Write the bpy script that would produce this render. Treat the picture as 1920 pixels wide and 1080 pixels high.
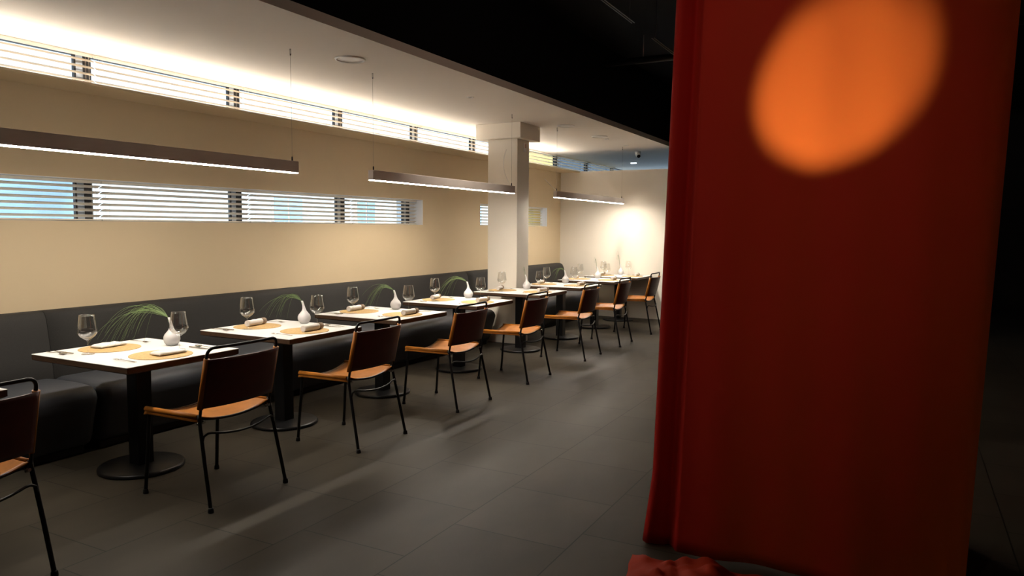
import bpy, bmesh, math, random
from mathutils import Vector, Matrix, noise
random.seed(7)
for o in list(bpy.data.objects): bpy.data.objects.remove(o)
SC = bpy.context.scene
COL = SC.collection
PI = math.pi

# ------------------------------------------------------------------ camera
YAW, PITCH, ROLL = 0.488267, 0.080763, 0.006198
fw = Vector((-math.sin(YAW)*math.cos(PITCH), math.cos(YAW)*math.cos(PITCH), -math.sin(PITCH)))
rt = Vector((math.cos(YAW), math.sin(YAW), 0)); up = rt.cross(fw)
r2 = rt*math.cos(ROLL)+up*math.sin(ROLL); u2 = -rt*math.sin(ROLL)+up*math.cos(ROLL)
cam = bpy.data.cameras.new('camera'); camo = bpy.data.objects.new('camera', cam); COL.objects.link(camo)
cam.sensor_width = 36; cam.lens = 1385.16*36/1920; cam.clip_start = .05; cam.clip_end = 200
camo.matrix_world = Matrix(((r2.x, u2.x, -fw.x, 5.530), (r2.y, u2.y, -fw.y, 0), (r2.z, u2.z, -fw.z, 1.5405), (0, 0, 0, 1)))
SC.camera = camo

# ------------------------------------------------------------------ world, sun, exposure
W = bpy.data.worlds.new('world'); SC.world = W; W.use_nodes = True
bg = W.node_tree.nodes['Background']; bg.inputs[0].default_value = (.52, .72, 1, 1); bg.inputs[1].default_value = 3.2
sun = bpy.data.lights.new('sun', 'SUN'); sun.energy = 3.0; sun.angle = .01; sun.color = (1, .95, .86)
suno = bpy.data.objects.new('sun', sun); COL.objects.link(suno); suno.rotation_euler = (math.radians(20), math.radians(48), 0)
SC.view_settings.view_transform = 'Standard'; SC.view_settings.look = 'None'
SC.view_settings.gamma = 1; SC.view_settings.use_curve_mapping = False; SC.view_settings.exposure = 0.0
LAMP_L = 100.0      # radiance of the pendant diffusers
COVE_L = 62.0      # radiance of the light strip on the ledge

# ------------------------------------------------------------------ materials
def mat(name, col, rough=.6, metal=0, nscale=None, namt=.1, bump=0, bscale=200, spec=.5, stretch=None, sheen=0, coat=0):
    m = bpy.data.materials.new(name); m.use_nodes = True
    nt = m.node_tree; N = nt.nodes; L = nt.links; b = N['Principled BSDF']
    b.inputs['Base Color'].default_value = (*col, 1); b.inputs['Roughness'].default_value = rough
    b.inputs['Metallic'].default_value = metal; b.inputs['Specular IOR Level'].default_value = spec
    if sheen: b.inputs['Sheen Weight'].default_value = sheen
    if coat: b.inputs['Coat Weight'].default_value = coat
    tc = N.new('ShaderNodeTexCoord'); src = tc.outputs['Object']
    if stretch:
        mp = N.new('ShaderNodeMapping'); mp.inputs['Scale'].default_value = stretch
        L.new(src, mp.inputs[0]); src = mp.outputs[0]
    if nscale:
        n = N.new('ShaderNodeTexNoise'); n.inputs['Scale'].default_value = nscale; n.inputs['Detail'].default_value = 5
        L.new(src, n.inputs['Vector'])
        r = N.new('ShaderNodeValToRGB'); r.color_ramp.elements[0].position = .3; r.color_ramp.elements[1].position = .7
        r.color_ramp.elements[0].color = (*[c*(1-namt) for c in col], 1)
        r.color_ramp.elements[1].color = (*[min(1, c*(1+namt)) for c in col], 1)
        L.new(n.outputs['Fac'], r.inputs[0]); L.new(r.outputs[0], b.inputs['Base Color'])
    if bump:
        n2 = N.new('ShaderNodeTexNoise'); n2.inputs['Scale'].default_value = bscale; L.new(src, n2.inputs['Vector'])
        bp = N.new('ShaderNodeBump'); bp.inputs['Strength'].default_value = bump; bp.inputs['Distance'].default_value = .002
        L.new(n2.outputs['Fac'], bp.inputs['Height']); L.new(bp.outputs[0], b.inputs['Normal'])
    return m
def emis(name, col, s):
    m = bpy.data.materials.new(name); m.use_nodes = True; N = m.node_tree.nodes; b = N['Principled BSDF']
    b.inputs['Base Color'].default_value = (.8, .8, .8, 1)
    b.inputs['Emission Color'].default_value = (*col, 1); b.inputs['Emission Strength'].default_value = s
    return m
M = {}
M['wall'] = mat('wall_paint_cream', (.60, .475, .305), .75, nscale=1.5, namt=.02, bump=.05, bscale=90)
M['white_paint'] = mat('white_paint', (.86, .80, .70), .7, nscale=1.2, namt=.02, bump=.04, bscale=80)
M['ceil'] = mat('ceiling_paint', (.80, .75, .69), .8, nscale=.8, namt=.02)
M['black'] = mat('black_ceiling_paint', (.006, .006, .007), .9, spec=.1)
M['darkwall'] = mat('dark_wall', (.03, .022, .02), .8, nscale=2, namt=.2)
M['bench'] = mat('charcoal_fabric', (.027, .025, .023), .8, nscale=350, namt=.25, bump=.3, bscale=500, sheen=.0, spec=.35)
M['bench_seat'] = mat('charcoal_seat_fabric', (.046, .049, .057), .5, nscale=350, namt=.2, bump=.2, bscale=500, spec=.5)
M['table_white'] = mat('white_laminate', (.86, .85, .83), .42, nscale=2, namt=.015)
M['table_edge'] = mat('dark_oak_edge', (.075, .038, .018), .5, nscale=30, namt=.35, stretch=(1, 8, 8))
M['iron'] = mat('black_powder_coat', (.009, .009, .010), .38, nscale=60, namt=.2, spec=.35)
M['leather'] = mat('tan_leather', (.41, .145, .021), .42, nscale=14, namt=.16, bump=.15, bscale=260, spec=.2)
M['leather_back'] = mat('brown_leather', (.115, .013, .009), .42, nscale=14, namt=.14, bump=.15, bscale=260, spec=.5)
M['chrome'] = mat('chrome', (.6, .6, .6), .25, 1)
M['steel'] = mat('cutlery_steel', (.62, .58, .52), .22, 1)
M['straw'] = mat('straw_placemat', (.60, .40, .17), .75, nscale=90, namt=.18, bump=.4, bscale=120)
M['napkin'] = mat('white_linen', (.80, .76, .72), .85, nscale=20, namt=.03, bump=.25, bscale=300)
M['band'] = mat('taupe_band', (.26, .19, .13), .8, nscale=60, namt=.15)
M['vase'] = mat('white_porcelain', (.80, .78, .77), .25, coat=.4, nscale=3, namt=.01)
M['grass'] = mat('grass_green', (.15, .23, .075), .5, nscale=9, namt=.35)
M['housing'] = mat('lamp_housing_grey', (.82, .73, .67), .45, nscale=5, namt=.04)
M['wire'] = mat('steel_wire', (.35, .30, .26), .4, .6)
M['frame_dark'] = mat('dark_window_frame', (.02, .02, .022), .5, nscale=8, namt=.1)
M['frame_grey'] = mat('grey_window_frame', (.42, .46, .52), .4, nscale=8, namt=.05)
M['plastic'] = mat('white_plastic', (.88, .87, .86), .4)
M['pink'] = mat('pale_pink_plastic', (.62, .42, .38), .5)
M['lampdiff'] = emis('pendant_diffuser', (1, .91, .79), LAMP_L)
M['cove'] = emis('cove_strip', (1, .93, .83), COVE_L)
M['facade'] = mat('pale_render', (.78, .76, .70), .9, nscale=.4, namt=.12)
M['facade_y'] = mat('ochre_render', (.72, .50, .16), .9, nscale=.4, namt=.08)
M['facade_d'] = mat('dark_render', (.06, .07, .08), .9, nscale=.4, namt=.2)
M['pavement'] = mat('pavement', (.5, .48, .45), .9, nscale=2, namt=.1)
M['bluepane'] = mat('blue_reflecting_pane', (.42, .58, .72), .2, nscale=.6, namt=.25)

def glass_mat():
    m = bpy.data.materials.new('clear_glass'); m.use_nodes = True; N = m.node_tree.nodes; L = m.node_tree.links
    N.remove(N['Principled BSDF']); t = N.new('ShaderNodeBsdfTransparent'); t.inputs[0].default_value = (.97, .97, .96, 1)
    g = N.new('ShaderNodeBsdfGlossy'); g.inputs['Roughness'].default_value = .04; g.inputs[0].default_value = (1, 1, 1, 1)
    lw = N.new('ShaderNodeLayerWeight'); lw.inputs[0].default_value = .5; pw = N.new('ShaderNodeMath'); pw.operation = 'POWER'; pw.inputs[1].default_value = 2.6
    f = N.new('ShaderNodeMath'); f.operation = 'MULTIPLY_ADD'; f.inputs[1].default_value = .75; f.inputs[2].default_value = .05; f.use_clamp = True
    L.new(lw.outputs['Facing'], pw.inputs[0]); L.new(pw.outputs[0], f.inputs[0]); y = N.new('ShaderNodeMixShader')
    L.new(f.outputs[0], y.inputs[0]); L.new(t.outputs[0], y.inputs[1]); L.new(g.outputs[0], y.inputs[2]); L.new(y.outputs[0], N['Material Output'].inputs[0]); return m
M['glass'] = glass_mat()
def pane_mat():
    m = bpy.data.materials.new('window_glass'); m.use_nodes = True; N = m.node_tree.nodes; L = m.node_tree.links
    N.remove(N['Principled BSDF']); t = N.new('ShaderNodeBsdfTransparent'); t.inputs[0].default_value = (.93, .96, .97, 1)
    g = N.new('ShaderNodeBsdfGlossy'); g.inputs['Roughness'].default_value = .02
    lw = N.new('ShaderNodeLayerWeight'); lw.inputs[0].default_value = .5; pw = N.new('ShaderNodeMath'); pw.operation = 'POWER'; pw.inputs[1].default_value = 5
    f = N.new('ShaderNodeMath'); f.operation = 'MULTIPLY_ADD'; f.inputs[1].default_value = .8; f.inputs[2].default_value = .04
    L.new(lw.outputs['Facing'], pw.inputs[0]); L.new(pw.outputs[0], f.inputs[0]); x = N.new('ShaderNodeMixShader')
    L.new(f.outputs[0], x.inputs[0]); L.new(t.outputs[0], x.inputs[1]); L.new(g.outputs[0], x.inputs[2])
    L.new(x.outputs[0], N['Material Output'].inputs[0]); return m
M['pane'] = pane_mat()
def curtain_mat(name, dcol, tcol, k):
    m = bpy.data.materials.new(name); m.use_nodes = True; N = m.node_tree.nodes; L = m.node_tree.links
    b = N['Principled BSDF']; b.inputs['Base Color'].default_value = (*dcol, 1); b.inputs['Roughness'].default_value = .7
    b.inputs['Specular IOR Level'].default_value = .15
    n = N.new('ShaderNodeTexNoise'); n.inputs['Scale'].default_value = 400
    bp = N.new('ShaderNodeBump'); bp.inputs['Strength'].default_value = .08; bp.inputs['Distance'].default_value = .001
    L.new(n.outputs['Fac'], bp.inputs['Height']); L.new(bp.outputs[0], b.inputs['Normal'])
    t = N.new('ShaderNodeBsdfTranslucent'); t.inputs[0].default_value = (*tcol, 1)
    x = N.new('ShaderNodeMixShader'); x.inputs[0].default_value = k
    L.new(b.outputs[0], x.inputs[1]); L.new(t.outputs[0], x.inputs[2]); L.new(x.outputs[0], N['Material Output'].inputs[0]); return m
M['curtain'] = curtain_mat('red_fabric', (.42, .014, .010), (.85, .40, .15), .33)
M['slat'] = curtain_mat('cream_slat', (.95, .87, .76), (.95, .88, .77), .5)
M['redcloth'] = curtain_mat('orange_red_fabric', (.40, .030, .008), (.7, .1, .02), .15)

def floor_mat():
    m = bpy.data.materials.new('dark_floor_tiles'); m.use_nodes = True; N = m.node_tree.nodes; L = m.node_tree.links
    b = N['Principled BSDF']; tc = N.new('ShaderNodeTexCoord'); sp = N.new('ShaderNodeSeparateXYZ'); cb = N.new('ShaderNodeCombineXYZ')
    L.new(tc.outputs['Object'], sp.inputs[0])
    a1 = N.new('ShaderNodeMath'); a1.operation = 'SUBTRACT'; a1.inputs[1].default_value = 3.17-6.4; L.new(sp.outputs[1], a1.inputs[0])
    a2 = N.new('ShaderNodeMath'); a2.operation = 'SUBTRACT'; a2.inputs[1].default_value = 2.88-6.35; L.new(sp.outputs[0], a2.inputs[0])
    L.new(a1.outputs[0], cb.inputs[0]); L.new(a2.outputs[0], cb.inputs[1])
    br = N.new('ShaderNodeTexBrick'); br.offset = .68; br.offset_frequency = 2; br.squash = 1
    br.inputs['Scale'].default_value = 1; br.inputs['Mortar Size'].default_value = .0035; br.inputs['Mortar Smooth'].default_value = .1
    br.inputs['Brick Width'].default_value = .64; br.inputs['Row Height'].default_value = .635; br.inputs['Bias'].default_value = 0
    br.inputs['Color1'].default_value = (.046, .038, .027, 1); br.inputs['Color2'].default_value = (.060, .050, .037, 1)
    br.inputs['Mortar'].default_value = (.014, .012, .009, 1)
    L.new(cb.outputs[0], br.inputs['Vector'])
    n = N.new('ShaderNodeTexNoise'); n.inputs['Scale'].default_value = 2.2; n.inputs['Detail'].default_value = 8
    mp = N.new('ShaderNodeMapping'); mp.inputs['Scale'].default_value = (1.5, .7, 1); L.new(tc.outputs['Object'], mp.inputs[0]); L.new(mp.outputs[0], n.inputs['Vector'])
    r = N.new('ShaderNodeMapRange'); r.inputs[1].default_value = .25; r.inputs[2].default_value = .75; r.inputs[3].default_value = .78; r.inputs[4].default_value = 1.22
    L.new(n.outputs['Fac'], r.inputs[0])
    mx = N.new('ShaderNodeMix'); mx.data_type = 'RGBA'; mx.blend_type = 'MULTIPLY'; mx.inputs[0].default_value = 1
    L.new(br.outputs['Color'], mx.inputs[6]); L.new(r.outputs[0], mx.inputs[7]); L.new(mx.outputs[2], b.inputs['Base Color'])
    b.inputs['Roughness'].default_value = .5; b.inputs['Specular IOR Level'].default_value = .2
    bp = N.new('ShaderNodeBump'); bp.inputs['Strength'].default_value = .25; bp.inputs['Distance'].default_value = .002; bp.invert = True
    L.new(br.outputs['Fac'], bp.inputs['Height']); L.new(bp.outputs[0], b.inputs['Normal'])
    return m
M['floor'] = floor_mat()

# ------------------------------------------------------------------ mesh helpers
class MB:
    def __init__(s): s.bm = bmesh.new()
    def box(s, x0, x1, y0, y1, z0, z1, bev=0, seg=2, rz=0, c=None):
        r = bmesh.ops.create_cube(s.bm, size=1); vs = r['verts']
        for v in vs: v.co = Vector(((x0+x1)/2+v.co.x*(x1-x0), (y0+y1)/2+v.co.y*(y1-y0), (z0+z1)/2+v.co.z*(z1-z0)))
        if bev:
            es = list({e for v in vs for e in v.link_edges})
            q = bmesh.ops.bevel(s.bm, geom=es, offset=bev, segments=seg, profile=.5, affect='EDGES')
            vs = q['verts']
        return s
    def tube(s, pts, r, n=10, cap=True, radii=None, smooth=True):
        pts = [Vector(p) for p in pts]; rings = []
        ref = None
        for i, p in enumerate(pts):
            d = (pts[min(i+1, len(pts)-1)]-pts[max(i-1, 0)]).normalized()
            if ref is None:
                ref = d.orthogonal().normalized()
            else:
                ref = (ref-d*ref.dot(d)).normalized()
            b = d.cross(ref); rr = radii[i] if radii else r
            rings.append([s.bm.verts.new(p+(ref*math.cos(2*PI*k/n)+b*math.sin(2*PI*k/n))*rr) for k in range(n)])
        for a, b in zip(rings, rings[1:]):
            for k in range(n):
                f = s.bm.faces.new((a[k], a[(k+1) % n], b[(k+1) % n], b[k])); f.smooth = smooth
        if cap:
            s.bm.faces.new(rings[0][::-1]); s.bm.faces.new(rings[-1])
        return s
    def lathe(s, prof, n=24, c=(0, 0, 0), smooth=True, bend=None):
        c = Vector(c); rings = []
        for r, z in prof:
            off = Vector(bend(z)) if bend else Vector((0, 0, 0))
            if r < 1e-6: rings.append([s.bm.verts.new(c+Vector((0, 0, z))+off)])
            else: rings.append([s.bm.verts.new(c+off+Vector((r*math.cos(2*PI*k/n), r*math.sin(2*PI*k/n), z))) for k in range(n)])
        for a, b in zip(rings, rings[1:]):
            if len(a) == 1 and len(b) == 1: continue
            for k in range(n):
                if len(a) == 1: f = s.bm.faces.new((a[0], b[(k+1) % n], b[k]))
                elif len(b) == 1: f = s.bm.faces.new((a[k], a[(k+1) % n], b[0]))
                else: f = s.bm.faces.new((a[k], a[(k+1) % n], b[(k+1) % n], b[k]))
                f.smooth = smooth
        return s
    def sheet(s, fn, nu, nv, th):
        P = [[Vector(fn(i/nu, j/nv)) for j in range(nv+1)] for i in range(nu+1)]
        A = []; B = []
        for i in range(nu+1):
            ra = []; rb = []
            for j in range(nv+1):
                du = P[min(i+1, nu)][j]-P[max(i-1, 0)][j]; dv = P[i][min(j+1, nv)]-P[i][max(j-1, 0)]
                n = du.cross(dv).normalized()
                ra.append(s.bm.verts.new(P[i][j]+n*th/2)); rb.append(s.bm.verts.new(P[i][j]-n*th/2))
            A.append(ra); B.append(rb)
        for i in range(nu):
            for j in range(nv):
                f = s.bm.faces.new((A[i][j], A[i+1][j], A[i+1][j+1], A[i][j+1])); f.smooth = True
                f = s.bm.faces.new((B[i][j], B[i][j+1], B[i+1][j+1], B[i+1][j])); f.smooth = True
        for i in range(nu):
            s.bm.faces.new((A[i+1][0], A[i][0], B[i][0], B[i+1][0])); s.bm.faces.new((A[i][nv], A[i+1][nv], B[i+1][nv], B[i][nv]))
        for j in range(nv):
            s.bm.faces.new((A[0][j], A[0][j+1], B[0][j+1], B[0][j])); s.bm.faces.new((A[nu][j+1], A[nu][j], B[nu][j], B[nu][j+1]))
        return s
    def extrude_y(s, prof, ys, scale=None, smooth=True):
        """profile of (x,z) points swept along a list of y; scale(y)->(sx,sz) about an anchor"""
        rings = []
        for y in ys:
            k = scale(y) if scale else (1, 1, 0, 0)
            rings.append([s.bm.verts.new((k[2]+(x-k[2])*k[0], y, k[3]+(z-k[3])*k[1])) for x, z in prof])
        n = len(prof)
        for a, b in zip(rings, rings[1:]):
            for k in range(n):
                f = s.bm.faces.new((a[k], b[k], b[(k+1) % n], a[(k+1) % n])); f.smooth = smooth
        s.bm.faces.new(rings[0]); s.bm.faces.new(rings[-1][::-1])
        return s
    def build(s, name, m, parent=None, kind=None, **kw):
        bmesh.ops.recalc_face_normals(s.bm, faces=s.bm.faces)
        me = bpy.data.meshes.new(name); s.bm.to_mesh(me); s.bm.free(); me.materials.append(m)
        o = bpy.data.objects.new(name, me); COL.objects.link(o)
        if parent: o.parent = parent
        if kind: o['kind'] = kind
        for k, v in kw.items(): o[k] = v
        return o
def tag(o, label, cat, group=None):
    o['label'] = label; o['category'] = cat
    if group: o['group'] = group
    return o
def empty(name, loc=(0, 0, 0), rz=0):
    o = bpy.data.objects.new(name, None); COL.objects.link(o); o.location = loc; o.rotation_euler = (0, 0, rz)
    o.empty_display_size = .1
    return o
def copy_tree(o, parent=None):
    c = o.copy(); COL.objects.link(c)
    if parent: c.parent = parent
    for ch in list(KIDS.get(o.name, [])) if o.name in KIDS else [x for x in bpy.data.objects if x.parent == o]:
        copy_tree(ch, c)
    return c
KIDS = {}
def arc(p0, p1, p2, n):  # quadratic bezier
    p0, p1, p2 = map(Vector, (p0, p1, p2))
    return [p0*(1-t)**2+p1*2*t*(1-t)+p2*t*t for t in [i/n for i in range(n+1)]]

# ------------------------------------------------------------------ room shell
ZC = 2.91          # dining ceiling
YE = 12.26         # partition at the end
ZL = 2.553         # top of the light ledge
WT = -.42          # outer face of the window wall
W1 = (.65, 7.94); W2 = (9.40, 11.70); SZ0, SZ1 = 1.575, 1.897
Y0, Y1 = -3.0, 17.5
MB().box(WT, 8.6, Y0-.15, Y1+.15, -.15, 0).build('floor', M['floor'], kind='structure')
w = MB()
w.box(WT, 0, Y0, Y1, 0, SZ0)
w.box(WT, 0, Y0, Y1, SZ1, 2.535)
for a, b in ((Y0, W1[0]), (W1[1], W2[0]), (W2[1], Y1)): w.box(WT, 0, a, b, SZ0, SZ1)
w.build('wall_left', M['wall'], kind='structure')
MB().box(-.06, .37, Y0, YE, 2.535, ZL, .003, 1).build('trim_1', M['wall'], kind='structure')
MB().box(WT, 2.0, Y0, Y1, ZC, 2.98).build('ceiling', M['ceil'], kind='structure')
MB().box(1.9, 8.6, Y0, Y1, 3.9, 4.0).build('ceiling', M['black'], kind='structure')
MB().box(1.9, 1.99, Y0, Y1, 2.98, 3.9).build('trim_2', M['black'], kind='structure')
MB().box(0, 4.9, YE, YE+.14, 0, 2.55).build('wall_back', M['white_paint'], kind='structure')
w = MB(); w.box(WT, 8.6, Y1, Y1+.15, 0, .9); w.box(WT, -.2, Y1, Y1+.15, .9, 2.9); w.box(1.9, 8.6, Y1, Y1+.15, .9, 4.0); w.box(WT, 1.9, Y1, Y1+.15, 2.75, 3.0)
w.build('wall_far', M['darkwall'], kind='structure')
MB().box(8.45, 8.6, Y0, Y1, 0, 4.0).build('wall_right', M['darkwall'], kind='structure')
MB().box(WT, 8.6, Y0-.15, Y0, 0, 4.0).build('wall_front', M['darkwall'], kind='structure')
# white square column with its capital
c = empty('column', (.777, 8.83, 0)); c['kind'] = 'structure'
MB().box(-.222, .222, -.17, .17, 0, 2.71, .004, 1).build('shaft', M['white_paint'], c)
MB().box(-.365, .306, -.25, .33, 2.71, ZC, .004, 1).build('capital', M['white_paint'], c)
tag(c, 'square white column with a wider block under the ceiling', 'column')

lin = MB()
for a, b in (W1, W2):
    lin.box(-.41, -.001, b-.004, b, SZ0, SZ1); lin.box(-.41, -.001, a, a+.004, SZ0, SZ1)
    lin.box(-.41, -.001, a+.004, b-.004, SZ1-.004, SZ1); lin.box(-.41, -.001, a+.004, b-.004, SZ0, SZ0+.001)
lin.build('trim_3', M['plastic'], kind='structure')
MB().box(-.41, -.13, W2[1]-.010, W2[1]-.004, SZ0+.002, SZ1-.004).build('trim_4', M['facade_y'], kind='structure')
# windows behind the blinds: frame, mullions, panes
def window(n, y0, y1, z0, z1, mull, xm, pane=True):
    e = empty('window_%d' % n, (xm, (y0+y1)/2, z0)); e['kind'] = 'structure'
    oy = (y0+y1)/2
    f = MB()
    f.box(-.09, -.03, y0-oy, y1-oy, 0, .012); f.box(-.09, -.03, y0-oy, y1-oy, z1-z0-.012, z1-z0)
    f.build('window_frame', M['frame_dark'], e)
    for y in mull:
        q = MB(); q.box(-.03, 0, y-oy-.14, y-oy-.125, .012, z1-z0-.012); q.box(-.03, 0, y-oy-.065, y-oy, .012, z1-z0-.012)
        mo = q.build('mullion', M['frame_dark'], e)
        MB().box(-.035, -.006, y-oy-.125, y-oy-.065, .012, z1-z0-.012).build('cover_strip', M['frame_grey'], mo)
    MB().box(-.066, -.060, y0-oy+.01, y1-oy-.01, .01, z1-z0-.01).build('glass', M['pane'], e)
    return e
LOWJ = [.67, 2.16, 3.66, 5.16, 6.66, 7.925]
window(1, W1[0]+.005, W1[1]-.005, SZ0, SZ1, LOWJ[1:5]+[7.92], -.20)
window(2, W2[0]+.005, W2[1]-.005, SZ0, SZ1, [10.2, 11.05], -.20)
UPJ = [.755+1.511*k for k in range(11)]      # 3.777 is the third joint
window(3, Y0+.05, Y1-.05, 2.535, ZC, UPJ, -.34)
f = MB()
for x in (-.2, .5, 1.2, 1.88): f.box(x, x+.03, Y1+.04, Y1+.09, .9, 2.75)
f.box(-.2, 1.9, Y1+.04, Y1+.09, .9, .94); f.box(-.2, 1.9, Y1+.04, Y1+.09, 2.71, 2.75)
wf = empty('window_4', (0, 0, 0)); wf['kind'] = 'structure'
f.build('window_frame', M['frame_grey'], wf); MB().box(-.2, 1.9, Y1+.06, Y1+.066, .92, 2.73).build('glass', M['pane'], wf)

# ------------------------------------------------------------------ blinds
def blind(y0, y1, x, z0, z1, pitch, width, tilt, label, group):
    e = empty('venetian_blind', (x, (y0+y1)/2, z0)); h = (y1-y0)/2-.006; H = z1-z0
    MB().box(-.018, .018, -h, h, H-.022, H, .003, 1).build('head_rail', M['slat'], e)
    s = MB(); z = H-.022-pitch*.55; ct, st = math.cos(tilt), math.sin(tilt)
    zs = []
    while z > pitch*.35:
        zs.append(z); z -= pitch
    for z in zs:
        pr = []
        for k in range(5):
            t = (k/4-.5); cv = .003*(1-4*t*t)
            pr.append((t*width*ct+cv*st, z-t*width*st+cv*ct))
        lo = [(a-.0012*st, b-.0012*ct) for a, b in pr][::-1]
        s.extrude_y(pr+lo, [-h, h], smooth=False)
    s.build('slats', M['slat'], e)
    MB().box(-.014, .014, -h, h, .002, .014, .002, 1).build('bottom_rail', M['slat'], e)
    n = 2
    for q in (-h+.05, h-.05):
        t = MB()
        for sx in (-1, 1): t.tube([(sx*width*.5*ct, q, .012), (sx*width*.5*ct, q, H-.02)], .0009, 5)
        t.build('ladder_cord', M['slat'], e)
    return tag(e, label, 'blind', group)
TILT = math.radians(21)
names = ['first, half cut off', 'first wide', 'second wide', 'third', 'fourth, short']
lab = ['cream slatted blind in the lower window, beyond the left edge of view',
       'cream slatted blind at the left edge of the lower window strip',
       'cream slatted blind in the lower window strip, second from the left',
       'cream slatted blind in the lower window strip, third from the left',
       'short cream slatted blind at the right end of the lower window strip']
for i in range(5):
    blind(LOWJ[i], LOWJ[i+1], -.10, SZ0+.003, SZ1-.006, .0455, .050, -TILT, lab[i], 'blinds in the lower window strip')
blind(W2[0]+.005, 10.4, -.10, SZ0+.003, SZ1-.006, .0455, .050, -TILT, 'cream slatted blind in the small window just left of the white column', 'blinds in the small window by the column')
blind(10.4, W2[1]-.008, -.10, SZ0+.003, SZ1-.006, .0455, .050, -TILT, 'cream slatted blind against yellow, in the small window right of the column', 'blinds in the small window by the column')
ol = {1: 'upper blind cut off by the left edge of the photo, above the nearest table',
      2: 'brightly lit upper blind in the ceiling strip, second from the left edge',
      3: 'brightly lit upper blind in the ceiling strip, third from the left edge',
      4: 'brightly lit upper blind in the ceiling strip, fourth from the left edge',
      5: 'brightly lit upper blind in the ceiling strip, fifth from the left edge',
      6: 'brightly lit upper blind that disappears behind the column capital',
      7: 'upper blind just right of the white column, above the far bench',
      8: 'dark teal looking upper blind ending beyond the end partition wall',
      9: 'farthest dark upper blind, tapering away beyond the end partition wall'}
for i in range(1, 10):
    blind(UPJ[i], UPJ[i+1], -.30, 2.54, ZC-.004, .053, .050, math.radians(30), ol[i], 'blinds in the upper window strip')

# ------------------------------------------------------------------ cove light strip on the ledge
cs = empty('light_strip', (0, 0, ZL))
MB().box(-.05, -.01, .2, YE-.05, 0, .012).build('channel', M['plastic'], cs)
MB().box(-.043, -.017, .2, YE-.06, .012, .016).build('diffuser', M['cove'], cs)
tag(cs, 'long white light strip lying on the ledge below the upper blinds', 'light strip')

# ------------------------------------------------------------------ outside
MB().box(-60, WT-.02, -40, 90, -.3, -.05).build('ground', M['pavement'], kind='structure')
def facade(name, x, y0, y1, h, m, label, wins):
    e = empty(name, (x, (y0+y1)/2, -.05)); oy = (y0+y1)/2
    MB().box(-4, 0, y0-oy, y1-oy, 0, h).build('wall', m, e)
    for (wy, wz, ww, wh) in wins:
        q = MB(); q.box(-.02, .05, wy-oy-ww/2-.07, wy-oy+ww/2+.07, wz-.07, wz+wh+.07)
        fo = q.build('window', M['facade'], e)
        p = MB(); p.box(.04, .07, wy-oy-ww/2, wy-oy-.04, wz, wz+wh); p.box(.04, .07, wy-oy+.04, wy-oy+ww/2, wz, wz+wh)
        p.build('pane', M['bluepane'], fo)
    return tag(e, label, 'building')
wins = [(7.4, 1.0, 3.3, 1.8), (14.6, 1.3, 1.0, 1.1), (17.8, 1.3, .8, 1.1), (24.4, 1.3, .6, 1.2)]
facade('apartment_building', -9, -10, 28.2, 9, M['facade'], 'pale building with blue window panes seen through the lower blinds', wins)
facade('house', -9, 28.2, 31.8, 8, M['facade_y'], 'yellow house glimpsed through the small window right of the column', [])
facade('shed', -9, 31.8, 70, 8, M['facade_d'], 'dark building behind the farthest upper blinds', [])

# ------------------------------------------------------------------ bench
def bench(name, y0, y1, label, ext, r1=True):
    e = empty(name, (0, y0, 0)); Lh = y1-y0
    def endscale(anchor_x, anchor_z, f=.10, c0=True, c1=True):
        def fn(y):
            d = 1.0
            for flag, dd in ((c0, y), (c1, Lh-y)):
                if flag and dd < f: d = min(d, math.sqrt(max(0, 1-(1-dd/f)**2))*.16+.84)
            return (d, d, anchor_x, anchor_z)
        return fn
    def ys(f=.10):
        a = [f*(1-math.sin((6-t)*PI/12)) for t in range(7)]
        return a + [f+(Lh-2*f)*k/20 for k in range(1, 20)] + [Lh-q for q in a[::-1]]
    # base
    b = MB(); b.box(.06, .66, .04, Lh-.06, 0, .10, .01, 2); b.build('base', M['bench'], e)
    # seat: thick cushion with a rolled front
    pr = [(.10, .05), (.655, .05), (.69, .07), (.715, .12), (.745, .24), (.775, .33), (.79, .39), (.775, .43), (.74, .457), (.68, .470), (.55, .474), (.30, .470), (.10, .455)]
    s = MB(); s.extrude_y(pr, ys(.07), endscale(.10, .26, .07)); s.build('seat', M['bench_seat'], e)
    # back
    pb = [(.02, .30), (.16, .30), (.235, .44), (.215, .60), (.18, .80), (.165, .88), (.145, .918), (.115, .930), (.05, .930), (.02, .925)]
    a = ext if ext < 0 else 0; z = Lh+max(0, ext)         # the back runs on behind the column
    yb = [a+(z-.16-a)*q/20 for q in range(21)]+[z-.16*(1-math.sin(q*PI/20)) for q in range(1, 11)]
    def sc(y):
        if not r1 or y < z-.16: return (1, 1, .02, .45)
        d = (y-z+.16)/.16; return (.75+.25*math.sqrt(1-d*d), .62+.38*math.sqrt(1-d*d), .02, .45)
    k = MB(); k.extrude_y(pb, yb, sc); k.build('backrest', M['bench'], e)
    return tag(e, label, 'bench')
bench('banquette_bench', .30, 3.048, 'charcoal upholstered bench piece in the bottom left corner, left of the seam', 0, r1=False)
bench('banquette_bench', 3.051, 8.52, 'long charcoal upholstered wall bench running up to the white column', .26, r1=False)
bench('banquette_bench', 9.04, 12.15, 'shorter charcoal wall bench with rounded end, beyond the white column', -.25, r1=True)

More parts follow.
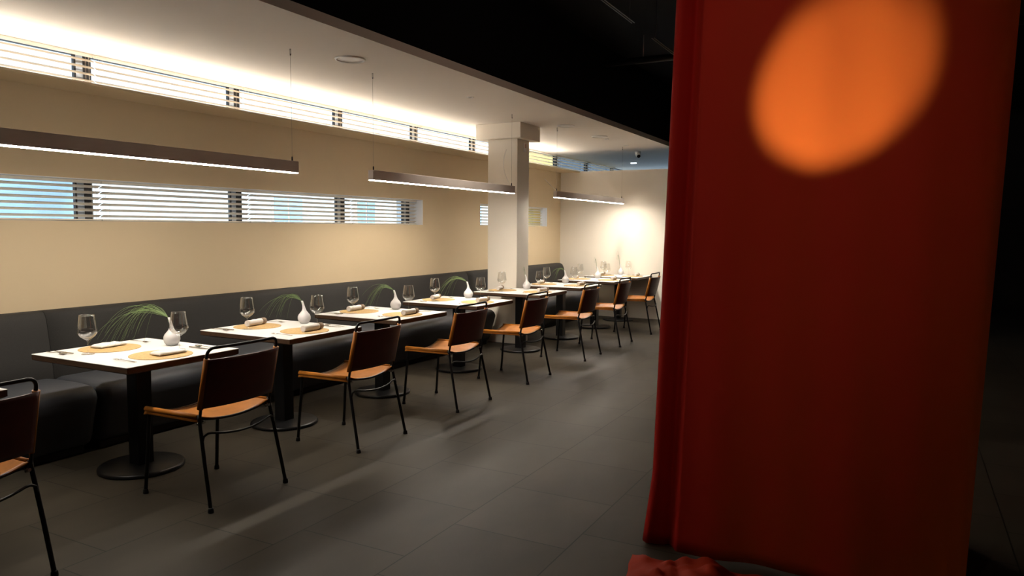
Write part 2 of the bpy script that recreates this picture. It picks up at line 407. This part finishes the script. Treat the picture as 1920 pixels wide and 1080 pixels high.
# ------------------------------------------------------------------ tables
TX = .81; TW = .92; TD = .785
TY = [1.18, 2.585, 3.82, 5.06, 6.40, 7.865, 9.10, 10.39, 11.46]
WHERE = ['cut-off table at the left edge', 'nearest whole table', 'second whole table from the left', 'third whole table from the left',
         'fourth whole table from the left', 'table in front of the white column', 'first table beyond the column',
         'second table beyond the column', 'farthest table by the end wall']
def make_table():
    e = empty('dining_table', (0, 0, 0))
    t = MB(); t.box(-TW/2, TW/2, -TD/2, TD/2, .7455, .75, .001, 1); t.build('tabletop', M['table_white'], e)
    t = MB(); bm = t.bm
    # dark edge band, undercut below
    a = .001
    prof = [(TW/2-a, TD/2-a, .7455), (TW/2-a, TD/2-a, .716), (TW/2-.02, TD/2-.02, .706)]
    rings = [[bm.verts.new((sx*x, sy*y, z)) for sx, sy in ((-1, -1), (1, -1), (1, 1), (-1, 1))] for x, y, z in prof]
    for p, q in zip(rings, rings[1:]):
        for k in range(4): bm.faces.new((p[k], p[(k+1) % 4], q[(k+1) % 4], q[k]))
    bm.faces.new(rings[0]); bm.faces.new(rings[-1][::-1])
    t.build('edge_band', M['table_edge'], e)
    MB().box(-.052, .052, -.052, .052, .02, .70, .006, 2).build('pedestal', M['iron'], e)
    MB().box(-.20, .20, -.20, .20, .696, .706).build('mounting_plate', M['iron'], e)
    MB().lathe([(0, 0), (.245, 0), (.255, .004), (.255, .016), (.248, .024), (.235, .027), (.10, .032), (0, .032)], 48).build('base', M['iron'], e)
    return e
tp = make_table()
tables = []
tlab = ['white topped pedestal table cut off at the left edge behind the dark chair',
        'white topped pedestal table nearest the camera, whole, with large grass spray',
        'white topped pedestal table, second whole one from the left',
        'white topped pedestal table, third whole one from the left',
        'white topped pedestal table, fourth whole one from the left, last before the column',
        'white topped pedestal table standing right in front of the white column',
        'white topped pedestal table, first one beyond the white column',
        'white topped pedestal table, second beyond the column, before the farthest',
        'farthest white topped pedestal table, touching the end wall']
for i, y in enumerate(TY):
    t = tp if i == 0 else copy_tree(tp)
    t.location = (TX+TW/2, y+TD/2, 0); tag(t, tlab[i], 'table', 'white pedestal tables along the bench'); tables.append(t)

# ------------------------------------------------------------------ chairs
def make_chair():
    e = empty('dining_chair', (0, 0, 0)); R = .0105
    # seat leather slung between the side rails (forward is -x)
    def seat(u, v):
        x = -.265+.455*u; y = -.262+.524*v; s = abs(2*v-1)
        z = .517-.050*(1-s**2.2)
        if s > .93: z -= (s-.93)*.55; y *= 1-(s-.93)*.12
        z -= .004*(1-u)
        if u < .06: z -= (.06-u)*.10
        return (x, y, z)
    st_ = MB(); st_.sheet(seat, 14, 28, .0045)
    for sg in (-1, 1): st_.tube([(-.262, sg*.247, .500), (-.05, sg*.247, .502), (.172, sg*.247, .503)], .0150, 14)
    st_.build('seat', M['leather'], e)
    def back(u, v):
        z = .555+.275*u; y = -.262+.524*v; s = abs(2*v-1)
        x = .190+.065*u+.045*(1-s**2.2)+.012*(1 if s < .93 else 1-(s-.93)*9)
        if s > .97: y *= .985
        return (x, y, z)
    MB().sheet(back, 10, 28, .0045).build('backrest', M['leather_back'], e)
    for sg in (-1, 1):
        sl = MB(); sl.tube([(.190+.0, sg*.247, .550), (.190+.065, sg*.247, .832)], .0165, 12); sl.build('leather_sleeve', M['leather'], e)
    for sg in (-1, 1):
        MB().tube([(-.285, sg*.25, .012), (-.245, sg*.238, .47), (-.24, sg*.237, .498)], R, 12).build('leg', M['iron'], e)
        MB().tube([(.285, sg*.272, .012), (.235, sg*.262, .25), (.185, sg*.249, .49), (.183, sg*.247, .515)], R, 12).build('leg', M['iron'], e)
        for (fx, fy) in ((-.285, sg*.25), (.285, sg*.272)):
            MB().lathe([(0, 0), (.0155, 0), (.0165, .004), (.0145, .022), (.011, .028), (0, .028)], 12, (fx, fy, 0)).build('foot_cap', M['iron'], e)
    f = MB()
    for sg in (-1, 1):
        f.tube([(-.25, sg*.245, .497), (.185, sg*.245, .497)], .010, 10)
    f.tube(arc((-.225, -.24, .49), (-.225, 0, .43), (-.225, .24, .49), 12), .008, 8)
    f.tube(arc((.175, -.24, .495), (.20, 0, .44), (.175, .24, .495), 12), .008, 8)
    f.build('seat_frame', M['iron'], e)
    pts = [(.187, -.247, .50), (.252, -.247, .835)]
    pts += [Vector(p) for p in arc((.255, -.247, .850), (.262, -.245, .886), (.266, -.205, .888), 6)]
    pts += [Vector(p) for p in arc((.268, -.18, .888), (.290, 0, .888), (.268, .18, .888), 10)]
    pts += [Vector(p) for p in arc((.266, .205, .888), (.262, .245, .886), (.255, .247, .850), 6)]
    pts += [(.252, .247, .835), (.187, .247, .50)]
    MB().tube(pts, .0085, 10).build('back_frame', M['iron'], e)
    st = [Vector((.214, -.255, .375)), Vector((.216, -.248, .402)), Vector((.220, -.225, .415))]
    st += arc((.224, -.20, .414), (.285, 0, .372), (.224, .20, .414), 12)
    st += [Vector((.220, .225, .415)), Vector((.216, .248, .402)), Vector((.214, .255, .375))]
    MB().tube(st, .0065, 8).build('stretcher', M['iron'], e)
    for sg in (-1, 1):
        b = MB(); b.tube([(.160, sg*.232, .478), (.205, sg*.232, .478)], .008, 10); b.tube([(.183, sg*.225, .47), (.183, sg*.262, .47)], .007, 10)
        b.build('bolt', M['chrome'], e)
    return e
CH = [(1.56, 0), (2.935, 0), (4.15, .01), (5.43, -.01), (6.71, .02), (8.18, .03), (9.36, .05), (10.70, .04)]
clab = ['tan leather chair cut off in the bottom left corner, back mostly in shadow',
        'tan leather chair with black tube frame at the nearest whole table',
        'tan leather chair with black tube frame, second whole one from the left',
        'tan leather chair with black tube frame, third whole one from the left',
        'tan leather chair with black tube frame, fourth whole one from the left',
        'tan leather chair at the table in front of the white column',
        'tan leather chair at the first table beyond the white column',
        'farthest visible tan leather chair, touching the edge of the red curtain']
cp = make_chair()
for i, (y, rz) in enumerate(CH):
    c = cp if i == 0 else copy_tree(cp)
    c.location = (2.0, y, 0); c.rotation_euler = (0, 0, rz); tag(c, clab[i], 'chair', 'tan leather chairs along the tables')

# ------------------------------------------------------------------ table settings
def make_mat():
    m = MB(); m.lathe([(0, 0), (.178, 0), (.181, .001), (.181, .003), (.178, .004), (0, .004)], 48)
    return m.build('placemat', M['straw'])
def make_glass():
    H = .243
    outer = [(0, 0), (.037, 0), (.0375, .0012), (.034, .0022), (.012, .005), (.0045, .012), (.0036, .03), (.0036, .075), (.006, .086), (.018, .094), (.036, .110), (.0475, .128), (.0505, .143), (.049, .160), (.0445, .195), (.0385, .235), (.0372, H)]
    inner = [(.0364, H), (.0376, .235), (.0436, .195), (.0481, .160), (.0496, .143), (.0466, .129), (.034, .1135), (.017, .102), (0, .098)]
    wd = lambda pr: [(r*(1+.13*min(1, max(0, (z-.09)/.02))), z) for r, z in pr]
    return MB().lathe(wd(outer)+wd(inner), 32).build('wine_glass', M['glass'])
def make_vase():
    def bend(z): 
        t = max(0, (z-.10)/.085); return (-.016*t*t*.9, -.008*t*t*.9, 0)
    pr = [(0, 0), (.026, 0), (.034, .004), (.046, .020), (.0525, .040), (.0515, .058), (.044, .075), (.031, .090), (.020, .104), (.0135, .122), (.0098, .145), (.0085, .168), (.0088, .185), (.0068, .186), (.0062, .165), (.0075, .145), (.011, .125), (.017, .108), (.027, .092), (0, .07)]
    return MB().lathe(pr, 32, bend=bend).build('bud_vase', M['vase'])
def napkin_flat():
    def fn(u, v):
        x = (u-.5)*.10; y = (v-.5)*.185
        e = min(u, 1-u, v, 1-v)
        return (x+.006*noise.noise(Vector((y*20, 0, 5))), y, .0075+.008*(noise.noise(Vector((x*22, y*16, 1)))+.35)*min(1, e*5)+min(.010, e*.12))
    m = MB(); m.sheet(fn, 16, 26, .007); return m.build('folded_napkin', M['napkin'])
def napkin_roll():
    e = empty('rolled_napkin')
    m = MB(); n = 20
    pts = [(0, -.115+.175*k/10, .026) for k in range(11)]
    m.tube(pts, .02, 18, radii=[.0235+.0015*math.sin(k*1.7) for k in range(11)]); o = m.build('linen', M['napkin'], e)
    b = MB(); b.tube([(0, .055, .0265), (0, .075, .0265), (0, .098, .0265)], .021, 18, radii=[.0255, .0258, .0235]); b.build('band', M['band'], e)
    return e
def knife():
    e = empty('table_knife')
    h = MB(); h.box(-.006, .006, -.105, -.01, .001, .007, .002, 2); h.build('handle', M['steel'], e)
    b = MB(); b.sheet(lambda u, v: (-.009*(1-v**3)+u*.018*(1-v**3), -.012+.115*v, .004), 4, 14, .0018); b.build('blade', M['steel'], e)
    return e
def fork():
    e = empty('table_fork')
    h = MB(); h.sheet(lambda u, v: ((u-.5)*(.016-.011*min(1, v*1.6)), -.10+.135*v, .005+.004*v*v), 4, 14, .002); h.build('handle', M['steel'], e)
    t = MB(); t.sheet(lambda u, v: ((u-.5)*.026*min(1, .25+2.2*v), .033+.025*v, .009-.003*v), 6, 6, .002)
    for k in range(4):
        x = -.0105+.007*k; t.tube([(x, .057, .0062), (x, .075, .005), (x, .097, .008)], .0014, 6, radii=[.0016, .0014, .0007])
    t.build('tines', M['steel'], e)
    return e
def spoon():
    e = empty('table_spoon')
    h = MB(); h.sheet(lambda u, v: ((u-.5)*(.015-.010*min(1, v*1.6)), -.10+.145*v, .004+.004*v*v), 4, 14, .002); h.build('handle', M['steel'], e)
    b = MB(); b.sheet(lambda u, v: ((u-.5)*.040*math.sqrt(max(.02, 1-(2*v-1)**2)), .042+.058*v, .0085-.006*(1-(2*u-1)**2)*(1-(2*v-1)**2)), 8, 12, .0014); b.build('bowl', M['steel'], e)
    return e
P = dict(mat=make_mat(), glass=make_glass(), vase=make_vase(), flat=napkin_flat(), roll=napkin_roll(), knife=knife(), fork=fork(), spoon=spoon())
used = set()
def put(kind, x, y, z, rz, label, cat, group):
    o = P[kind] if kind not in used else copy_tree(P[kind])
    used.add(kind); o.location = (x, y, z); o.rotation_euler = (0, 0, rz)
    return tag(o, label, cat, group)

def grass(i, x, y, z, n, length, spread, droop, thin=False):
    rnd = random.Random(50+i); g = MB()
    left = Vector((-.883, -.469, 0)); back = Vector((-.469, .883, 0))
    for k in range(n):
        a = rnd.uniform(-spread, spread); L = length*rnd.uniform(.55, 1.0)
        d = left*math.cos(a)+back*math.sin(a)
        ht = rnd.uniform(.05, .10)*(length/.40) if not thin else L*.8
        reach = L*rnd.uniform(.85, 1.05) if not thin else L*.3
        dr = droop*rnd.uniform(.25, 1.3)
        p0 = Vector((x, y, z-.03)); p1 = p0+Vector((0, 0, .033))+d*.004
        pts = [p0, p1]
        for t in [q/12 for q in range(1, 13)]:
            zz = 2*ht*t*(1-t)*1.7+ (-dr)*t*t*(.4+.6*t) + (ht*.5*t if thin else 0)
            pts.append(p1+d*reach*(t**.92)+Vector((0, 0, zz))+back*(.006*math.sin(3*t+k)))
            pts = [q if not (q.x > TX-.01 and TY[i]-.01 < q.y and q.z < .758) else Vector((q.x, q.y, .758)) for q in (Vector(p) for p in pts)]
        m = len(pts); g.tube(pts, .001, 4, radii=[.0012]*2+[.0013*(1-.8*(q/(m-2))) for q in range(m-2)])
    return g.build('grass_spray', M['grass'])
for i in range(1, 9):
    y0 = TY[i]; w = WHERE[i]; zt = .75; jr = random.Random(i*3)
    j = lambda s=.012: jr.uniform(-s, s)
    put('mat', TX+.205, y0+.375, zt, 0, 'round straw placemat, bench side of the '+w, 'placemat', 'straw placemats')
    put('mat', TX+.705, y0+.375, zt, 0, 'round straw placemat, chair side of the '+w, 'placemat', 'straw placemats')
    zm = zt+.0045
    # napkins
    if i == 1:
        put('flat', TX+.155, y0+.40, zm, .1, 'white folded napkin, bench side of the '+w, 'napkin', 'white napkins')
        put('flat', TX+.735, y0+.405, zm, -.05, 'white folded napkin, chair side of the '+w, 'napkin', 'white napkins')
    else:
        put('roll', TX+.155+j(), y0+.40+j(), zm, .15+j(.2), 'white rolled napkin, bench side of the '+w, 'napkin', 'white napkins')
        put('roll', TX+.765+j(), y0+.42+j(), zm, j(.15), 'white napkin roll, chair side of the '+w, 'napkin', 'white napkins')
    g1 = (.30, .17) if i == 1 else (.275+j(.02), .20+j(.02))
    g2 = (.655, .545) if i == 1 else (.56+j(.03), .66+j(.03))
    v = (.44, .655) if i == 1 else (.385, .71+j(.01))
    if i == 6: g1 = (.30, .25)
    zz = zt+.001
    def onmat(gx, gy): return zt+.0045 if min(math.hypot(gx-.205, gy-.375), math.hypot(gx-.705, gy-.375)) < .215 else zt+.0003
    put('glass', TX+g1[0], y0+g1[1], onmat(*g1), 0, 'empty wine glass, bench side of the '+w, 'wine glass', 'wine glasses')
    put('glass', TX+g2[0], y0+g2[1], onmat(*g2), 0, 'empty wine glass beside the vase on the '+w, 'wine glass', 'wine glasses')
    put('vase', TX+v[0], y0+v[1], zt+.0003, j(.3), 'white bulb vase with narrow neck on the '+w, 'vase', 'white bud vases')
    # cutlery: chair side right hand is +y, bench side right hand is -y
    put('knife', TX+.715, y0+.655, zt+.0005, -PI/2, 'steel knife right of the placemat, chair side, '+w, 'knife', 'knives')
    put('spoon', TX+.705, y0+.705, zt+.0005, PI/2, 'steel spoon by the knife, chair side, '+w, 'spoon', 'spoons')
    put('fork', TX+.72, y0+.125, zt+.0005, PI/2, 'steel fork left of the placemat, chair side, '+w, 'fork', 'forks')
    put('knife', TX+.115, y0+.125, zt+.0005, PI/2, 'steel knife by the placemat, bench side, '+w, 'knife', 'knives')
    put('spoon', TX+.115, y0+.085, zt+.0005, -PI/2, 'steel spoon by the knife, bench side, '+w, 'spoon', 'spoons')
    put('fork', TX+.135, y0+.64, zt+.0005, -PI/2, 'steel fork by the placemat, bench side, '+w, 'fork', 'forks')
    nx, ny = TX+v[0]-.017, y0+v[1]-.009
    G = {1: (26, .47, .55, .20), 2: (13, .33, .6, .13), 3: (16, .34, .7, .22), 4: (14, .38, .7, .18), 5: (3, .12, .9, 0), 6: (16, .22, .7, .16), 7: (4, .16, .8, 0), 8: (5, .27, .8, 0)}[i]
    desc = {1: 'large arching green grass spray leaning left', 2: 'green grass spray arching left', 3: 'green grass spray hanging down', 4: 'grass spray with drooping blade',
            5: 'tiny sprig of grass standing up', 6: 'small drooping grass spray', 7: 'short sprig of grass standing up', 8: 'tall thin upright grass sprig'}[i]
    go = grass(i, nx, ny, zt+.186, *G, thin=i in (5, 7, 8))
    tag(go, desc+', '+w, 'grass', 'grass sprays in the vases')

# ------------------------------------------------------------------ pendant lamps
def lamp(y0, y1, label, first=None):
    e = empty('pendant_lamp', (1.27, (y0+y1)/2, 1.965)); h = (y1-y0)/2
    s = MB(); s.box(-.028, .028, -h, h, .016, .088, .001, 1); s.box(-.028, -.0245, -h, h, 0, .016); s.box(.0245, .028, -h, h, 0, .016); s.box(-.0245, .0245, -h, -h+.003, 0, .016); s.box(-.0245, .0245, h-.003, h, 0, .016); s.build('housing', M['housing'], e)
    MB().box(-.0244, .0244, -h+.004, h-.004, -.005, .015).build('diffuser', M['lampdiff'], e)
    for sg in (-1, 1):
        wy = sg*(h-.04)
        t = MB(); t.tube([(0, wy, .088), (0, wy, ZC-1.965)], .0011, 6); wo = t.build('suspension_wire', M['wire'], e)
        MB().lathe([(0, 0), (.006, 0), (.006, .03), (.003, .036), (0, .036)], 10, (0, wy, .088)).build('gripper', M['iron'], wo)
        MB().lathe([(0, 0), (.004, 0), (.007, .01), (.007, .05), (0, .05)], 10, (0, wy, ZC-1.965-.05)).build('ceiling_mount', M['chrome'], wo)
    if first == 'loop':
        t = MB(); t.tube([Vector((0, h-.06, .09))]+[Vector(p) for p in arc((0, h-.07, .10), (-.06, h-.26, .30), (-.03, h-.12, .52), 12)], .002, 6)
        t.build('power_cord', M['plastic'], e)
    if first == 'stub':
        t = MB(); t.tube(arc((0, -h+.05, .09), (-.03, -h-.10, .16), (-.06, -h-.22, .24), 8), .003, 6); t.build('power_cord', M['plastic'], e)
    return tag(e, label, 'pendant lamp', 'long linear pendant lamps')
lamp(1.665, 4.385, 'long grey linear pendant lamp cut off by the left edge')
lamp(5.305, 8.033, 'long grey linear pendant lamp passing in front of the white column', 'loop')
lamp(9.264, 11.985, 'farthest linear pendant lamp, near the end wall', 'stub')

# ------------------------------------------------------------------ ceiling fittings
def speaker(x, y, r, label):
    e = empty('ceiling_speaker', (x, y, ZC))
    MB().lathe([(r*.84, -.004), (r*.88, -.012), (r*.97, -.010), (r, 0), (r*.84, 0)], 40).build('ring', M['plastic'], e)
    MB().lathe([(0, -.003), (r*.5, -.0035), (r*.86, -.003), (r*.86, .0), (0, .0)], 40).build('grille', M['plastic'], e)
    return tag(e, label, 'ceiling speaker', 'round ceiling speakers')
speaker(1.46, 4.82, .125, 'nearest round white ceiling speaker, above the second table')
speaker(1.455, 9.17, .12, 'round white ceiling speaker just right of the column capital')
speaker(1.443, 10.44, .12, 'farthest round white ceiling speaker, before the end wall')
def downlight(x, y, label, watt=0, ang=70, blend=.6, rz=0, col=(1, .9, .76)):
    e = empty('recessed_downlight', (x, y, ZC))
    MB().lathe([(.024, -.002), (.03, -.008), (.038, -.006), (.040, 0), (.024, 0)], 24).build('trim_ring', M['plastic'], e)
    MB().lathe([(0, -.001), (.024, -.002), (.024, 0), (0, 0)], 24).build('lens', M['iron'], e)
    if watt:
        l = bpy.data.lights.new('downlight_bulb', 'SPOT'); l.energy = watt; l.spot_size = math.radians(ang); l.spot_blend = blend; l.color = col; l.shadow_soft_size = .02
        lo = bpy.data.objects.new('bulb', l); COL.objects.link(lo); lo.parent = e; lo.location = (0, 0, -.012)
        lo.rotation_euler = (rz, 0, 0)
    return tag(e, label, 'downlight', 'small recessed downlights')
downlight(1.428, 6.764, 'small dark recessed downlight in the ceiling left of the column', 110, 115, .5)
downlight(1.418, 10.794, 'small dark recessed downlight behind the farthest speaker', 80, 115, .5)
downlight(1.42, 11.70, 'recessed downlight throwing a pool of light on the end wall', 58, 60, .95, rz=math.radians(9))
cm = empty('security_camera', (1.27, 12.75, ZC))
MB().lathe([(0, 0), (.05, 0), (.05, -.02), (.045, -.04), (0, -.04)][::-1], 24).build('mount', M['plastic'], cm)
MB().tube([(0, 0, -.05), (.03, -.045, -.085)], .04, 20, radii=[.045, .04]).build('housing', M['plastic'], cm)
MB().tube([(.03, -.045, -.085), (.036, -.054, -.092)], .03, 20).build('lens', M['iron'], cm)
tag(cm, 'small white security camera on the bluish ceiling beyond the end wall', 'camera')
em = MB(); em.box(.42, .54, 14.83, 14.87, ZC-.02, ZC, .004, 1)
tag(em.build('indicator_light', emis('indicator_glow', (.8, .9, 1), 3)), 'tiny bright rectangular light on the bluish ceiling', 'light')
sn = empty('wall_sensor', (.999+.001, 8.85, 2.55))
MB().box(0, .02, -.035, .035, 0, .115, .008, 2).build('housing', M['plastic'], sn)
MB().box(.018, .024, -.02, .02, .05, .105, .004, 2).build('cover', M['pink'], sn)
tag(sn, 'small pale sensor high on the right side of the column', 'sensor')
# rails and pipe under the black ceiling
for k, (a, b, l) in enumerate(((4.9, 6.92, 'nearer thin double rail under the black ceiling'), (7.55, 9.6, 'farther thin double rail, beside the red curtain top'))):
    e = empty('ceiling_rail', (3.145, (a+b)/2, 3.5)); h = (b-a)/2
    for sx in (-1, 1): MB().tube([(sx*.013, -h, 0), (sx*.013, h, 0)], .004, 8).build('rod', mat('rail_metal', (.25, .22, .18), .4, .8), e)
    for yy in (-h+.1, h-.1): MB().tube([(0, yy, 0), (0, yy, .4)], .004, 6).build('hanger', M['iron'], e)
    tag(e, l, 'rail', 'double rails under the black ceiling')
pp = empty('ceiling_pipe', (4.2, 8.9, 3.6))
MB().tube([(-2.1, 0, 0), (3, 0, 0)], .04, 14).build('pipe', M['iron'], pp)
for xx in (-1.6, -1.2, .2, .9): MB().tube([(xx, 0, .03), (xx, 0, .3)], .006, 6).build('hanger', M['wire'], pp)
tag(pp, 'dark pipe with hangers crossing the black ceiling', 'pipe')

# ------------------------------------------------------------------ red curtain
def curtain():
    pl = [(4.60, 3.62), (4.545, 3.56), (4.50, 3.49), (4.50, 3.43), (4.53, 3.405), (4.57, 3.43), (4.595, 3.455), (4.625, 3.43), (4.645, 3.40), (4.68, 3.392), (4.80, 3.388), (4.95, 3.392),
          (5.10, 3.396), (5.25, 3.392), (5.40, 3.388), (5.52, 3.394), (5.62, 3.410), (5.70, 3.425), (5.77, 3.44), (5.83, 3.465), (5.875, 3.50), (5.902, 3.55), (5.915, 3.60), (5.91, 3.75), (5.90, 3.95), (5.90, 4.2)]
    # resample with catmull-rom
    P_ = [Vector((a, b, 0)) for a, b in pl]; pts = []
    for i in range(len(P_)-1):
        p0, p1, p2, p3 = P_[max(i-1, 0)], P_[i], P_[i+1], P_[min(i+2, len(P_)-1)]
        for t in [q/5 for q in range(5)]:
            pts.append(.5*((2*p1)+(p2-p0)*t+(2*p0-5*p1+4*p2-p3)*t*t+(3*p1-p0-3*p2+p3)*t**3))
    pts.append(P_[-1]); n = len(pts)-1; H = 3.6
    def fn(u, v):
        p = pts[min(n, round(v*n))]; z = .012+H*u
        k = z/2.58                                     # the left edge leans in towards the top
        wl = max(0, 1-(p.x-4.5)/1.2); x = p.x-.02+.075*k*wl
        wr = max(0, (p.x-5.6)/.3); x += .08*(k-1)*min(1, wr)+.0
        y = p.y+.006*math.sin(p.x*23+z*.8)*(1 if p.x > 4.65 else .3)+.010*noise.noise(Vector((p.x*2.5, z*.9, 3)))
        y += .05*math.exp(-z*9)*math.sin(p.x*9)*.4
        if z < .35 and p.x < 4.56: x -= (.35-z)*.10
        return (x, y, z)
    c = MB(); c.sheet(fn, 60, n, .002)
    return c.build('curtain', M['curtain'])
tag(curtain(), 'tall red fabric curtain filling the right side of the view', 'curtain')
def heap():
    def fn(u, v):
        x = 4.47+1.0*u+.04*math.sin(v*4); y = 2.70+.55*v+.06*u
        e = min(u, 1-u, v, 1-v)*2
        q = x*9+y*6; f = abs(noise.noise(Vector((q, (x-y)*2.5, .5))))*.07+abs(noise.noise(Vector((x*11+3, y*20, 1.5))))*.045
        return (x+.03*noise.noise(Vector((x*6, y*6, 9))), y+.03*noise.noise(Vector((x*5, y*8, 4))), .006+f*min(1, e*3)+.03*min(1, e*3))
    h = MB(); h.sheet(fn, 50, 34, .003); return h.build('fabric_heap', M['redcloth'])
tag(heap(), 'crumpled orange red cloth lying on the floor at the curtain foot', 'cloth')
# unseen spotlight on a stand, added behind the curtain to make the round glow
sp = empty('added_glow_spot', (4.62, 4.75, 0))
MB().lathe([(0, 0), (.14, 0), (.14, .015), (.02, .02), (0, .02)], 24).build('base', M['iron'], sp)
MB().tube([(0, 0, .015), (0, 0, 1.18)], .012, 10).build('pole', M['iron'], sp)
S0 = Vector((4.62, 4.75, 1.25)); AIM = Vector((5.235, 3.40, 2.13)); dv = (AIM-S0).normalized()
hd = MB(); hd.tube([tuple(Vector((0, 0, 1.25))-dv*.16), tuple(Vector((0, 0, 1.25))-dv*.02)], .05, 20); hd.build('lamp_head', M['iron'], sp)
l = bpy.data.lights.new('added_glow_light', 'SPOT'); l.energy = 1000; l.color = (1, .94, .92); l.spot_size = math.radians(23.5); l.spot_blend = .62; l.shadow_soft_size = .02
lo = bpy.data.objects.new('bulb', l); COL.objects.link(lo); lo.parent = sp; lo.location = (0, 0, 1.25); lo.rotation_mode = 'QUATERNION'
lo.rotation_quaternion = dv.to_track_quat('-Z', 'Y')
tag(sp, 'unseen spotlight on a stand, added behind the red curtain for its glow', 'spotlight')
# unseen fill globe, added behind the curtain to brighten the ceiling edge
ft = empty('fill_globe', (4.62, 5.5, 3.1))
MB().lathe([(0, -.1)]+[(.1*math.sin(a*PI/16), -.1*math.cos(a*PI/16)) for a in range(1, 16)]+[(0, .1)], 32).build('globe', emis('fill_glow', (1, .76, .56), 48), ft)
MB().tube([(0, 0, .1), (0, 0, .8)], .006, 8).build('stem', M['iron'], ft)
tag(ft, 'unseen globe added behind the red curtain as fill for the ceiling edge', 'pendant lamp')
# unseen fill spotlight, added above the viewer to wash the curtain
fc = empty('added_wash_spot', (5.0, .35, 3.9))
MB().lathe([(0, 0), (.06, 0), (.06, -.03), (0, -.03)][::-1], 24).build('canopy', M['iron'], fc)
MB().tube([(0, 0, -.03), (0, 0, -.16)], .01, 8).build('stem', M['iron'], fc)
A = Vector((4.80, 3.4, 1.9)); B = Vector((5.0, .35, 3.74)); d2 = (A-B).normalized(); o2 = Vector((0, 0, -.16))
MB().tube([tuple(o2-d2*.05), tuple(o2+d2*.12)], .045, 20).build('lamp_head', M['iron'], fc)
l = bpy.data.lights.new('added_wash_light', 'SPOT'); l.energy = 88; l.color = (1, .74, .55); l.spot_size = math.radians(50); l.spot_blend = 1; l.shadow_soft_size = .04
lo = bpy.data.objects.new('bulb', l); COL.objects.link(lo); lo.parent = fc; lo.location = o2+d2*.13; lo.rotation_mode = 'QUATERNION'
lo.rotation_quaternion = d2.to_track_quat('-Z', 'Y')
tag(fc, 'unseen ceiling spotlight above the viewer, added to wash the red curtain', 'spotlight')
